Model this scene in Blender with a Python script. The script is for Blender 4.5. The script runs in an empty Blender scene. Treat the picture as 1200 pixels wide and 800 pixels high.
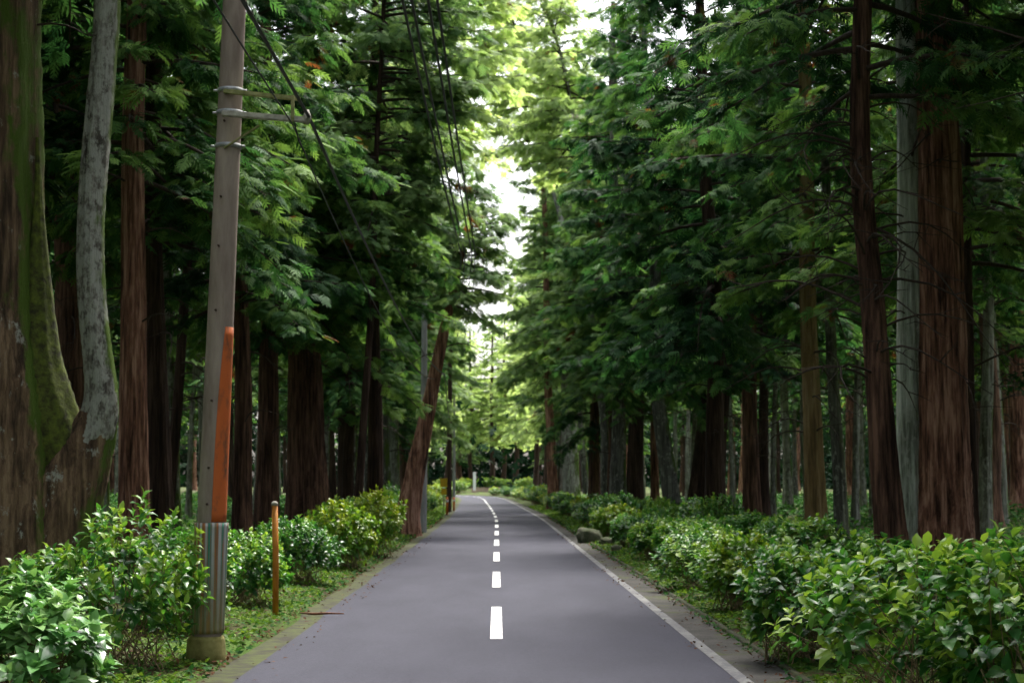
import bpy, bmesh, math, random
import numpy as np
from mathutils import Vector, Matrix

C = bpy.context.scene.collection
sc = bpy.context.scene
R = math.radians

# ------------------------------------------------------------------ camera, sky, sun, exposure
F = 1850.0                                   # focal length in pixels of the 1200 px wide photograph
PITCH = math.atan(165 / F)
YAW = -math.atan(18 / F)
cam_d = bpy.data.cameras.new("camera")
cam = bpy.data.objects.new("camera", cam_d)
C.objects.link(cam)
cam.location = (0, 0, 2.0)
cam.rotation_euler = (math.pi / 2 + PITCH, 0, YAW)
cam_d.sensor_width = 36
cam_d.lens = 36 * F / 1200
cam_d.clip_start = 0.1
cam_d.clip_end = 6000
cam_d.dof.use_dof = True
cam_d.dof.focus_distance = 13.0
cam_d.dof.aperture_fstop = 3.9
sc.camera = cam

SUN_EL, SUN_AZ = 62.0, 20.0                  # azimuth measured from +Y towards +X
world = bpy.data.worlds.new("World")
sc.world = world
world.use_nodes = True
wn, wl = world.node_tree.nodes, world.node_tree.links
wn.clear()
sky = wn.new('ShaderNodeTexSky')
sky.sky_type = 'NISHITA'
sky.sun_disc = False
sky.sun_elevation = R(SUN_EL)
sky.sun_rotation = R(SUN_AZ)
sky.dust_density = 6.0
sky.air_density = 1.0
sky.ozone_density = 1.0
hs = wn.new('ShaderNodeHueSaturation')
hs.inputs['Saturation'].default_value = 0.40
bg = wn.new('ShaderNodeBackground')
bg.inputs['Strength'].default_value = 0.15
wo = wn.new('ShaderNodeOutputWorld')
wl.new(sky.outputs[0], hs.inputs['Color'])
wl.new(hs.outputs[0], bg.inputs['Color'])
wl.new(bg.outputs[0], wo.inputs['Surface'])

sun_d = bpy.data.lights.new("sun", 'SUN')
sun_d.energy = 1.5
sun_d.angle = R(12)
sun_d.color = (1.0, 0.96, 0.88)
sun = bpy.data.objects.new("sun", sun_d)
C.objects.link(sun)
sdir = Vector((math.sin(R(SUN_AZ)) * math.cos(R(SUN_EL)), math.cos(R(SUN_AZ)) * math.cos(R(SUN_EL)), math.sin(R(SUN_EL))))
sun.rotation_euler = sdir.to_track_quat('Z', 'Y').to_euler()

sc.view_settings.view_transform = 'Standard'
sc.view_settings.look = 'None'
sc.view_settings.gamma = 1.0
sc.view_settings.exposure = 2.05
sc.render.engine = 'CYCLES'
cy = sc.cycles
cy.use_denoising = True
cy.use_adaptive_sampling = True
cy.adaptive_threshold = 0.02
cy.max_bounces = 7
cy.diffuse_bounces = 4
cy.glossy_bounces = 2
cy.transmission_bounces = 5
cy.transparent_max_bounces = 4
cy.caustics_reflective = False
cy.caustics_refractive = False

# ------------------------------------------------------------------ helpers
CAMR = Matrix.Rotation(YAW, 3, 'Z') @ Matrix.Rotation(math.pi / 2 + PITCH, 3, 'X')


def at(px, py, Y):
    """point at forward distance Y seen at photograph pixel px, py"""
    d = CAMR @ Vector(((px - 600) / F, (400 - py) / F, -1))
    t = Y / d.y
    return Vector((d.x * t, Y, 2.0 + d.z * t))


def lat(px, Y):
    return at(px, 565, Y).x


def link(name, me, m=None, parent=None, smooth=False):
    o = bpy.data.objects.new(name, me)
    C.objects.link(o)
    if m is not None:
        me.materials.append(m)
    if parent is not None:
        o.parent = parent
    if smooth:
        me.polygons.foreach_set('use_smooth', np.ones(len(me.polygons), bool))
    return o


def npmesh(name, V, Q, tint=None):
    me = bpy.data.meshes.new(name)
    V = np.asarray(V, np.float32)
    Q = np.asarray(Q, np.int32)
    me.vertices.add(len(V))
    me.vertices.foreach_set('co', V.ravel())
    me.loops.add(Q.size)
    me.loops.foreach_set('vertex_index', Q.ravel())
    me.polygons.add(len(Q))
    me.polygons.foreach_set('loop_start', np.arange(0, Q.size, 4, dtype=np.int32))
    me.update(calc_edges=True)
    if tint is not None:
        a = me.attributes.new('tint', 'FLOAT', 'POINT')
        a.data.foreach_set('value', np.asarray(tint, np.float32))
    return me


def tag(o, label=None, cat=None, group=None, kind=None):
    if label: o['label'] = label
    if cat: o['category'] = cat
    if group: o['group'] = group
    if kind: o['kind'] = kind
    return o


def empty(name, loc, rz=0.0, sc_=1.0):
    o = bpy.data.objects.new(name, None)
    C.objects.link(o)
    o.location = loc
    o.rotation_euler = (0, 0, rz)
    o.scale = (sc_, sc_, sc_)
    o.empty_display_size = 0.2
    return o


def copy_tree(root, loc, rz, s):
    c = root.copy()
    C.objects.link(c)
    c.location, c.rotation_euler, c.scale = loc, (0, 0, rz), s
    for ch in root.children:
        k = ch.copy()
        C.objects.link(k)
        k.parent = c
        for g in ch.children:
            q = g.copy()
            C.objects.link(q)
            q.parent = k
    return c


class Acc:
    """collects quads"""
    def __init__(s):
        s.V, s.Q, s.T, s.n = [], [], [], 0

    def add(s, V, Q, T=None):
        V = np.asarray(V, float)
        s.V.append(V)
        s.Q.append(np.asarray(Q) + s.n)
        s.T.append(np.zeros(len(V)) if T is None else T)
        s.n += len(V)

    def mesh(s, name):
        return npmesh(name, np.vstack(s.V), np.vstack(s.Q), np.concatenate(s.T))


def tube(path, rad, seg=6, cap=False, prof=None):
    """quad tube; prof(theta, i) -> radius factor"""
    P = np.asarray(path, float)
    rad = np.asarray(rad, float)
    n = len(P)
    if cap:
        P = np.vstack([P[0], P, P[-1]])
        rad = np.concatenate([[rad[0] * .02], rad, [rad[-1] * .02]])
        n += 2
    T = np.gradient(P, axis=0)
    if cap:
        T[0], T[-1] = T[2], T[-3]
        T[1], T[-2] = T[2], T[-3]
    T /= np.linalg.norm(T, axis=1)[:, None] + 1e-9
    ref = np.array([0, 1., 0]) if abs(T[:, 2]).mean() > .6 else np.array([0, 0, 1.])
    A = np.cross(ref[None], T)
    A /= np.linalg.norm(A, axis=1)[:, None] + 1e-9
    B = np.cross(T, A)
    th = np.linspace(0, 2 * np.pi, seg, endpoint=False)
    k = np.ones((n, seg)) if prof is None else prof(th, n)
    V = P[:, None] + (A[:, None] * np.cos(th)[None, :, None] + B[:, None] * np.sin(th)[None, :, None]) * (rad[:, None] * k)[:, :, None]
    i = np.arange(n - 1)[:, None] * seg
    j = np.arange(seg)[None]
    j2 = (j + 1) % seg
    Q = np.stack([i + j, i + j2, i + seg + j2, i + seg + j], -1).reshape(-1, 4)
    return V.reshape(-1, 3), Q


def boxmesh(name, dims, bevel=0.004):
    bm = bmesh.new()
    bmesh.ops.create_cube(bm, size=1)
    bmesh.ops.scale(bm, vec=Vector(dims), verts=bm.verts)
    if bevel:
        bmesh.ops.bevel(bm, geom=bm.edges[:], offset=bevel, segments=2, affect='EDGES')
    me = bpy.data.meshes.new(name)
    bm.to_mesh(me)
    bm.free()
    return me


def bar(name, a, b, w, h, m, parent=None):
    """bevelled bar between two points"""
    a, b = Vector(a), Vector(b)
    o = link(name, boxmesh(name, (w, h, (b - a).length), min(w, h) * .15), m, parent)
    o.location = (a + b) / 2
    o.rotation_mode = 'QUATERNION'
    o.rotation_quaternion = (b - a).to_track_quat('Z', 'Y')
    return o


# ------------------------------------------------------------------ materials
def mat(name):
    m = bpy.data.materials.new(name)
    m.use_nodes = True
    nt = m.node_tree
    nt.nodes.clear()
    return m, nt.nodes, nt.links


def ramp(n, stops):
    r = n.new('ShaderNodeValToRGB')
    el = r.color_ramp.elements
    el[0].position, el[0].color = stops[0][0], (*stops[0][1], 1)
    el[1].position, el[1].color = stops[-1][0], (*stops[-1][1], 1)
    for p, c in stops[1:-1]:
        e = el.new(p)
        e.color = (*c, 1)
    return r


def mixc(n, l, fac, a, b, bt='MIX'):
    x = n.new('ShaderNodeMix')
    x.data_type = 'RGBA'
    x.blend_type = bt
    for s, v in ((x.inputs[0], fac), (x.inputs[6], a), (x.inputs[7], b)):
        if hasattr(v, 'links'): l.new(v, s)
        elif isinstance(v, tuple): s.default_value = (*v, 1)
        else: s.default_value = v
    return x.outputs[2]


def math_(n, l, op, a, b=None, clamp=False):
    x = n.new('ShaderNodeMath')
    x.operation = op
    x.use_clamp = clamp
    for s, v in ((x.inputs[0], a), (x.inputs[1], b)):
        if v is None: continue
        if hasattr(v, 'links'): l.new(v, s)
        else: s.default_value = v
    return x.outputs[0]


def noise(n, l, vec, scale, detail=4, rough=.55, sx=(1, 1, 1)):
    mp = n.new('ShaderNodeMapping')
    mp.inputs['Scale'].default_value = sx
    l.new(vec, mp.inputs[0])
    t = n.new('ShaderNodeTexNoise')
    t.inputs['Scale'].default_value = scale
    t.inputs['Detail'].default_value = detail
    t.inputs['Roughness'].default_value = rough
    l.new(mp.outputs[0], t.inputs['Vector'])
    return t.outputs['Fac']


def coords(n, kind='Object'):
    return n.new('ShaderNodeTexCoord').outputs[kind]


def finish(n, l, col, rough=.8, bump=None, bs=.4, bd=.02, spec=.3, metal=0):
    p = n.new('ShaderNodeBsdfPrincipled')
    for s, v in ((p.inputs['Base Color'], col), (p.inputs['Roughness'], rough)):
        if hasattr(v, 'links'): l.new(v, s)
        elif isinstance(v, tuple): s.default_value = (*v, 1)
        else: s.default_value = v
    p.inputs['Specular IOR Level'].default_value = spec
    p.inputs['Metallic'].default_value = metal
    if bump is not None:
        b = n.new('ShaderNodeBump')
        b.inputs['Strength'].default_value = bs
        b.inputs['Distance'].default_value = bd
        l.new(bump, b.inputs['Height'])
        l.new(b.outputs[0], p.inputs['Normal'])
    o = n.new('ShaderNodeOutputMaterial')
    l.new(p.outputs[0], o.inputs['Surface'])
    return p


def leaf_mat(name, stops, trans=.35, rough=.5, spec=.3, brown=None, tcol=1.3):
    """leaf colours run along the per-leaf tint; brown = threshold above which dead sprays appear"""
    m, n, l = mat(name)
    at_ = n.new('ShaderNodeAttribute')
    at_.attribute_name = 'tint'
    oi = n.new('ShaderNodeObjectInfo')
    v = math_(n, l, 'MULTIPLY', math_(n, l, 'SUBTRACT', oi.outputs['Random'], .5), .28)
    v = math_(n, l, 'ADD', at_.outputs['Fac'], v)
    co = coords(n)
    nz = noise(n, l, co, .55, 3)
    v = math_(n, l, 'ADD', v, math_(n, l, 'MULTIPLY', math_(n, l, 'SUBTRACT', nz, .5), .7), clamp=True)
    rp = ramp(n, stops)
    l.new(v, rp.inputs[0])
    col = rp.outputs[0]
    if brown:
        b = noise(n, l, co, .8, 4)
        bm_ = n.new('ShaderNodeMapRange')
        bm_.inputs[1].default_value, bm_.inputs[2].default_value = brown, brown + .05
        l.new(b, bm_.inputs[0])
        col = mixc(n, l, bm_.outputs[0], col, (.13, .045, .016))
    p = n.new('ShaderNodeBsdfPrincipled')
    l.new(col, p.inputs['Base Color'])
    p.inputs['Roughness'].default_value = rough
    p.inputs['Specular IOR Level'].default_value = spec
    t = n.new('ShaderNodeBsdfTranslucent')
    l.new(mixc(n, l, 1.0, col, (tcol, tcol * 1.0, tcol * .65), 'MULTIPLY'), t.inputs['Color'])
    mx = n.new('ShaderNodeMixShader')
    mx.inputs[0].default_value = trans
    l.new(p.outputs[0], mx.inputs[1])
    l.new(t.outputs[0], mx.inputs[2])
    o = n.new('ShaderNodeOutputMaterial')
    l.new(mx.outputs[0], o.inputs['Surface'])
    return m


def bark_mat(name, dark, mid, light, moss=0.0, lichen=0.0, scale=1.0, mossc=(.045, .075, .010), mossx=.3, lscale=5.0):
    m, n, l = mat(name)
    co = coords(n)
    a = noise(n, l, co, 14 * scale, 6, .65, (1, 1, .07))
    b = noise(n, l, co, 3 * scale, 4, .6, (1, 1, .16))
    c = noise(n, l, co, 60, 3, .6, (1, 1, .4))
    s = math_(n, l, 'ADD', math_(n, l, 'MULTIPLY', a, .6), math_(n, l, 'MULTIPLY', b, .4))
    rp = ramp(n, [(.40, dark), (.5, mid), (.60, light)])
    l.new(s, rp.inputs[0])
    col = rp.outputs[0]
    if lichen > 0:
        q = noise(n, l, co, lscale, 6, .75, (1, 1, .6))
        mr = n.new('ShaderNodeMapRange')
        mr.inputs[1].default_value, mr.inputs[2].default_value = .62 - lichen * .2, .68 - lichen * .15
        l.new(q, mr.inputs[0])
        col = mixc(n, l, math_(n, l, 'MULTIPLY', mr.outputs[0], .75), col, (.36, .37, .32))
    if moss != 0:
        q = noise(n, l, co, 1.6, 5, .7, (1, 1, .5))
        g = n.new('ShaderNodeNewGeometry')
        sp = n.new('ShaderNodeSeparateXYZ')
        l.new(g.outputs['Normal'], sp.inputs[0])
        q = math_(n, l, 'ADD', q, math_(n, l, 'MULTIPLY', sp.outputs[0], mossx))
        q = math_(n, l, 'ADD', q, math_(n, l, 'MULTIPLY', sp.outputs[2], .3))
        mr = n.new('ShaderNodeMapRange')
        mr.inputs[1].default_value, mr.inputs[2].default_value = .80 - moss * .35, .92 - moss * .35
        l.new(q, mr.inputs[0])
        mc = mixc(n, l, c, mossc, tuple(x * 1.8 for x in mossc))
        col = mixc(n, l, mr.outputs[0], col, mc)
    h = math_(n, l, 'ADD', a, math_(n, l, 'MULTIPLY', c, .3))
    finish(n, l, col, .92, h, 1.0, .06, .15)
    return m


def simple_mat(name, c1, c2, scale=6, rough=.6, sx=(1, 1, 1), bs=.2, spec=.3, metal=0, lo=.35, hi=.65, bd=.004):
    m, n, l = mat(name)
    co = coords(n)
    a = noise(n, l, co, scale, 6, .65, sx)
    rp = ramp(n, [(lo, c1), (hi, c2)])
    l.new(a, rp.inputs[0])
    finish(n, l, rp.outputs[0], rough, a, bs, bd, spec, metal)
    return m


M = {}
M['cedar'] = bark_mat('cedar_bark', (.020, .011, .008), (.085, .045, .03), (.19, .105, .07))
M['cedar_red'] = bark_mat('cedar_bark_red', (.028, .013, .009), (.19, .09, .058), (.42, .24, .17))
M['cedar_dark'] = bark_mat('cedar_bark_dark', (.016, .010, .008), (.04, .024, .017), (.08, .05, .036))
M['pale'] = bark_mat('pale_bark', (.07, .065, .05), (.17, .17, .14), (.30, .30, .26), moss=.35, lichen=.6)
M['grey'] = bark_mat('grey_bark', (.045, .042, .036), (.10, .10, .085), (.18, .18, .15), moss=.3, lichen=.4)
M['mossy'] = bark_mat('mossy_bark', (.035, .024, .015), (.11, .07, .042), (.22, .15, .09), moss=-.42, lichen=.15, mossx=.62)
M['moss'] = simple_mat('moss_cover', (.022, .022, .008), (.09, .115, .014), 9, .95, bs=.9, bd=.03)
M['lichen'] = bark_mat('lichen_bark', (.04, .035, .028), (.14, .13, .11), (.26, .25, .22), moss=.22, lichen=1.0, scale=.8, lscale=9.0)
M['lichen_pale'] = bark_mat('lichen_pale_bark', (.12, .13, .10), (.30, .33, .27), (.50, .53, .46), moss=.3, lichen=.5)
M['tan'] = bark_mat('tan_bark', (.09, .06, .025), (.18, .12, .05), (.26, .19, .10), moss=.2)
M['limb'] = simple_mat('limb_bark', (.022, .015, .011), (.06, .042, .03), 20, .9)
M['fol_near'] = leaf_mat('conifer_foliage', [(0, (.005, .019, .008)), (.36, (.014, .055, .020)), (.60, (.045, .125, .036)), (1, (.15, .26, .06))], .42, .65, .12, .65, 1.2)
M['fol_lit'] = leaf_mat('conifer_foliage_lit', [(0, (.035, .085, .035)), (.5, (.11, .20, .075)), (1, (.24, .34, .13))], .5, .6, .15, .69)  # lit copy of the conifer foliage: sunlight painted into the leaf colour
M['fol_yellow'] = leaf_mat('broadleaf_foliage_lit', [(0, (.12, .19, .075)), (.5, (.29, .39, .16)), (1, (.47, .56, .28))], .62, .5, .2, .66, 1.5)  # yellow-green leaves, paled further to stand for overexposed sunlight
M['fol_far'] = leaf_mat('far_foliage_shaded', [(0, (.003, .012, .005)), (.5, (.010, .032, .012)), (1, (.028, .065, .02))], .2, .8, .05)  # leaf colour darkened to stand for shade deep in the wood
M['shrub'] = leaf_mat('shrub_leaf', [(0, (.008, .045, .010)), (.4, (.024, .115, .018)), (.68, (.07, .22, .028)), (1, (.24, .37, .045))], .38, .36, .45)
M['shrub_y'] = leaf_mat('shrub_leaf_yellow', [(0, (.03, .11, .014)), (.5, (.12, .26, .02)), (1, (.30, .36, .03))], .4, .35, .45)
M['shrub_pale'] = leaf_mat('shrub_leaf_pale', [(0, (.045, .15, .04)), (.5, (.12, .29, .08)), (1, (.28, .43, .17))], .3, .3, .6)
M['under'] = leaf_mat('undergrowth_leaf', [(0, (.010, .042, .012)), (.5, (.028, .095, .022)), (1, (.08, .17, .03))], .35, .7, .1)
M['weed'] = leaf_mat('verge_leaf', [(0, (.025, .07, .010)), (.5, (.07, .145, .016)), (1, (.17, .25, .03))], .4, .6, .15)
M['stem'] = simple_mat('shrub_stem', (.09, .07, .035), (.24, .17, .09), 30, .8)
M['litter'] = leaf_mat('leaf_litter', [(0, (.03, .014, .008)), (.6, (.09, .04, .02)), (1, (.2, .10, .045))], .1, .8, .1)

# ground material: soil, litter and moss patches
m, n, l = mat('forest_floor')
co = coords(n)
a = noise(n, l, co, .5, 6, .65)
b = noise(n, l, co, 9, 6, .7)
rp = ramp(n, [(.3, (.018, .012, .008)), (.55, (.05, .032, .02)), (.75, (.09, .06, .035))])
l.new(b, rp.inputs[0])
mr = n.new('ShaderNodeMapRange')
mr.inputs[1].default_value, mr.inputs[2].default_value = .44, .56
l.new(math_(n, l, 'ADD', math_(n, l, 'MULTIPLY', a, .7), math_(n, l, 'MULTIPLY', b, .3)), mr.inputs[0])
col = mixc(n, l, mr.outputs[0], rp.outputs[0], (.055, .10, .018))
finish(n, l, col, .95, b, .8, .05, .1)
M['ground'] = m

m, n, l = mat('asphalt')
co = coords(n)
a = noise(n, l, co, 55, 4, .8)
b = noise(n, l, co, .9, 5, .65, (1, .3, 1))
c = noise(n, l, co, .22, 3, .5, (1, .1, 1))
d = noise(n, l, co, 18, 5, .7)
rp = ramp(n, [(.34, (.024, .0245, .035)), (.66, (.060, .060, .080))])
l.new(math_(n, l, 'ADD', math_(n, l, 'MULTIPLY', a, .35), math_(n, l, 'ADD', math_(n, l, 'MULTIPLY', b, .3), math_(n, l, 'MULTIPLY', d, .35))), rp.inputs[0])
rr = ramp(n, [(.35, (.85, .85, .86)), (.65, (1.12, 1.12, 1.1))])
l.new(c, rr.inputs[0])
finish(n, l, mixc(n, l, 1.0, rp.outputs[0], rr.outputs[0], 'MULTIPLY'), .85, a, .4, .008, .15)
M['asphalt'] = m

m, n, l = mat('gutter_concrete')
co = coords(n)
a = noise(n, l, co, 1.1, 6, .7)
b = noise(n, l, co, 22, 5, .7)
rp = ramp(n, [(.35, (.018, .017, .016)), (.65, (.085, .08, .072))])
l.new(math_(n, l, 'ADD', math_(n, l, 'MULTIPLY', a, .6), math_(n, l, 'MULTIPLY', b, .4)), rp.inputs[0])
mr = n.new('ShaderNodeMapRange')
mr.inputs[1].default_value, mr.inputs[2].default_value = .54, .62
l.new(noise(n, l, co, .7, 6, .75), mr.inputs[0])
finish(n, l, mixc(n, l, mr.outputs[0], rp.outputs[0], (.055, .07, .018)), .9, b, .5, .01, .2)
M['gutter'] = m
M['shoulder'] = simple_mat('mossy_shoulder', (.028, .024, .018), (.05, .062, .016), 3.5, .95, bs=.5, bd=.02, lo=.4, hi=.58)
M['kerb'] = simple_mat('kerb_stone', (.014, .016, .008), (.045, .05, .02), 5, .95, bs=.6, bd=.02)

# worn paint
def paint_mat(name, c, wear):
    m, n, l = mat(name)
    co = coords(n)
    a = noise(n, l, co, 14, 6, .75)
    b = noise(n, l, co, 1.3, 4, .6)
    mr = n.new('ShaderNodeMapRange')
    mr.inputs[1].default_value, mr.inputs[2].default_value = wear, wear + .1
    l.new(math_(n, l, 'ADD', math_(n, l, 'MULTIPLY', a, .55), math_(n, l, 'MULTIPLY', b, .45)), mr.inputs[0])
    finish(n, l, mixc(n, l, mr.outputs[0], (.06, .06, .07), c), .6, a, .2, .003)
    return m
M['dash'] = paint_mat('centre_paint', (.66, .66, .64), .38)
M['edge'] = paint_mat('edge_paint', (.15, .15, .145), .47)

# ------------------------------------------------------------------ road path and ground
KN = [(0, -80), (0, -20), (0, 40), (0, 80), (-.12, 98), (-.4, 119), (-.85, 148), (-1.9, 200), (-4.2, 232), (-10, 256), (-22, 270), (-50, 280), (-110, 286), (-200, 290)]


def spline(K, step=1.5):
    out = []
    P = [Vector((2 * K[0][0] - K[1][0], 2 * K[0][1] - K[1][1]))] + [Vector(k) for k in K] + [Vector((2 * K[-1][0] - K[-2][0], 2 * K[-1][1] - K[-2][1]))]
    for i in range(1, len(P) - 2):
        n_ = max(2, int((P[i + 1] - P[i]).length / step))
        for j in range(n_):
            t = j / n_
            a0, a1, a2, a3 = P[i - 1], P[i], P[i + 1], P[i + 2]
            out.append(.5 * ((2 * a1) + (-a0 + a2) * t + (2 * a0 - 5 * a1 + 4 * a2 - a3) * t * t + (-a0 + 3 * a1 - 3 * a2 + a3) * t ** 3))
    out.append(P[-2])
    return np.array([(p.x, p.y) for p in out])


PATH = spline(KN)
TAN = np.gradient(PATH, axis=0)
TAN /= np.linalg.norm(TAN, axis=1)[:, None]
NRM = np.stack([TAN[:, 1], -TAN[:, 0]], 1)            # points to the right of travel
SLEN = np.concatenate([[0], np.cumsum(np.linalg.norm(np.diff(PATH, axis=0), axis=1))])


def road_d(x, y):
    """signed distance from the road's centre (right positive)"""
    x, y = np.atleast_1d(x).astype(float), np.atleast_1d(y).astype(float)
    out = np.empty(x.shape)
    xf, yf, of = x.ravel(), y.ravel(), out.ravel()
    for s in range(0, len(xf), 4000):
        dx = xf[s:s + 4000, None] - PATH[None, :, 0]
        dy = yf[s:s + 4000, None] - PATH[None, :, 1]
        k = np.argmin(dx * dx + dy * dy, axis=1)
        ii = np.arange(len(k))
        of[s:s + 4000] = np.sign(dx[ii, k] * NRM[k, 0] + dy[ii, k] * NRM[k, 1]) * np.hypot(dx[ii, k], dy[ii, k])
    return of.reshape(x.shape)


def xc(Y):
    return float(np.interp(Y, PATH[:, 1], PATH[:, 0]))


def sm(a, b, x):
    t = np.clip((x - a) / (b - a), 0, 1)
    return t * t * (3 - 2 * t)


def wav(x, y, s=1.0, ph=0.0):
    return (np.sin(x * 1.3 * s + ph) * np.cos(y * 1.1 * s + 1.7 * ph) + .5 * np.sin(x * 2.9 * s - y * 2.3 * s + ph * 2) + .3 * np.sin(y * 4.7 * s + x * 3.9 * s))


def gz(x, y, d=None):
    d = np.abs(road_d(x, y)) if d is None else np.abs(d)
    x, y = np.atleast_1d(x), np.atleast_1d(y)
    return -.05 + .08 * sm(2.95, 3.35, d) + .22 * sm(3.3, 7, d) + .7 * sm(8, 45, d) + .04 * wav(x, y, .8) * sm(3.3, 5, d)


def gzs(x, y):
    return float(gz(x, y)[0])


def strip(name, o0, o1, z, m, s0=None, s1=None, wob=0.0, lip=0.0):
    idx = np.arange(len(PATH))
    P, N = PATH, NRM
    if s0 is not None:
        ss = np.linspace(s0, s1, max(2, int((s1 - s0) / 1.5) + 1))
        P = np.stack([np.interp(ss, SLEN, PATH[:, 0]), np.interp(ss, SLEN, PATH[:, 1])], 1)
        N = np.stack([np.interp(ss, SLEN, NRM[:, 0]), np.interp(ss, SLEN, NRM[:, 1])], 1)
    n_ = len(P)
    w = np.array([wav(p[1] * .5, p[0], 1.0) for p in P]) * wob
    rows = []
    offs = [o0, o1]
    A = P + N * (o0 + (w if o0 < 0 else 0 * w))[:, None]
    B = P + N * (o1 + (w if o1 > 0 else 0 * w))[:, None]
    V = np.zeros((n_, 2, 3))
    V[:, 0, :2], V[:, 1, :2] = A, B
    V[:, :, 2] = z
    i = np.arange(n_ - 1) * 2
    Q = np.stack([i, i + 1, i + 3, i + 2], 1)
    V = V.reshape(-1, 3)
    if lip > 0:      # a kerb with sides
        V2 = V.copy(); V2[:, 2] -= lip
        k = len(V)
        V = np.vstack([V, V2])
        Q = np.vstack([Q, np.stack([i + k, i, i + 2, i + 2 + k], 1), np.stack([i + 1, i + 1 + k, i + 3 + k, i + 3], 1)])
    return link(name, npmesh(name, V, Q), m)


def grid_axis(lo, hi, fine_lo, fine_hi, fine, grow=1.18):
    a = list(np.arange(fine_lo, fine_hi, fine))
    s, v = fine, fine_hi
    while v < hi:
        a.append(v); s *= grow; v += s
    a.append(hi)
    s, v = fine, fine_lo
    while v > lo:
        s *= grow; v -= s; a.append(max(v, lo))
    return np.unique(np.array(a))


gx = grid_axis(-3000, 3000, -9, 9, .3)
gy = grid_axis(-500, 5000, 8, 60, .5, 1.05)
GX, GY = np.meshgrid(gx, gy)
DD = np.full(GX.shape, 200.0)
mk = (GY > -90) & (GY < 330) & (np.abs(GX) < 260)
DD[mk] = road_d(GX[mk], GY[mk])
GZ = gz(GX, GY, DD)
nx, ny = len(gx), len(gy)
ii, jj = np.meshgrid(np.arange(nx - 1), np.arange(ny - 1))
b0 = (jj * nx + ii).ravel()
ground = link('ground', npmesh('ground', np.stack([GX, GY, GZ], -1).reshape(-1, 3), np.stack([b0, b0 + 1, b0 + nx + 1, b0 + nx], 1)), M['ground'], smooth=True)
tag(ground, kind='structure')
tag(strip('road', -2.62, 2.5, 0, M['asphalt'], wob=.03), kind='structure')
tag(strip('gutter', 2.5, 3.08, -.004, M['gutter'], wob=.0), kind='structure')
tag(strip('shoulder', -2.95, -2.3, -.006, M['shoulder'], wob=.06), kind='structure')
tag(strip('kerb', 3.08, 3.15, .035, M['kerb'], lip=.12), kind='structure')
tag(strip('edge_line', 2.44, 2.58, .006, M['edge'], wob=.0), kind='structure')
s_at = lambda Y: float(np.interp(Y, PATH[:, 1], SLEN))
for k in range(-3, 24):
    s0 = s_at(20.5) + 10 * k
    o = strip('centre_line', -.08, .08, .008, M['dash'], s0, s0 + 5.2)
    tag(o, kind='structure')
    o['group'] = 'centre line dashes'

# ------------------------------------------------------------------ trees
def leaflet_template(nl=9, w=.11, ang=42, droop=.22):
    V, Q = [], []
    def rh(p, d, L, w_):
        d = np.array([math.cos(d), math.sin(d)])
        q = np.array([-d[1], d[0]])
        pts = [p, p + d * L * .45 + q * w_ * .5, p + d * L, p + d * L * .45 - q * w_ * .5]
        k = len(V)
        for a in pts:
            V.append((a[0], a[1], -droop * (a[0] ** 2) - .18 * abs(a[1])))
        Q.append((k, k + 1, k + 2, k + 3))
    for i in range(nl - 1):
        x = .04 + .8 * i / (nl - 1)
        s = 1 if i % 2 else -1
        rh(np.array([x, 0]), s * R(ang), .52 * (1 - .5 * x), w)
    rh(np.array([.05, 0]), 0, 1.0, w * 1.2)
    return np.array(V), np.array(Q)


TPL = leaflet_template()
TPL_LO = leaflet_template(5, .22, 45)


def place(acc, tpl, O, D, N, S, T):
    """put a template at origins O, along D, with face normal near N, size S, tint T"""
    V, Q = tpl
    D = D / (np.linalg.norm(D, axis=1)[:, None] + 1e-9)
    B = np.cross(N, D)
    B /= np.linalg.norm(B, axis=1)[:, None] + 1e-9
    N2 = np.cross(D, B)
    W = O[:, None] + S[:, None, None] * (V[None, :, 0:1] * D[:, None] + V[None, :, 1:2] * B[:, None] + V[None, :, 2:3] * N2[:, None])
    n_ = len(O)
    QQ = (Q[None] + (np.arange(n_) * len(V))[:, None, None]).reshape(-1, 4)
    acc.add(W.reshape(-1, 3), QQ, np.repeat(T, len(V)))


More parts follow.
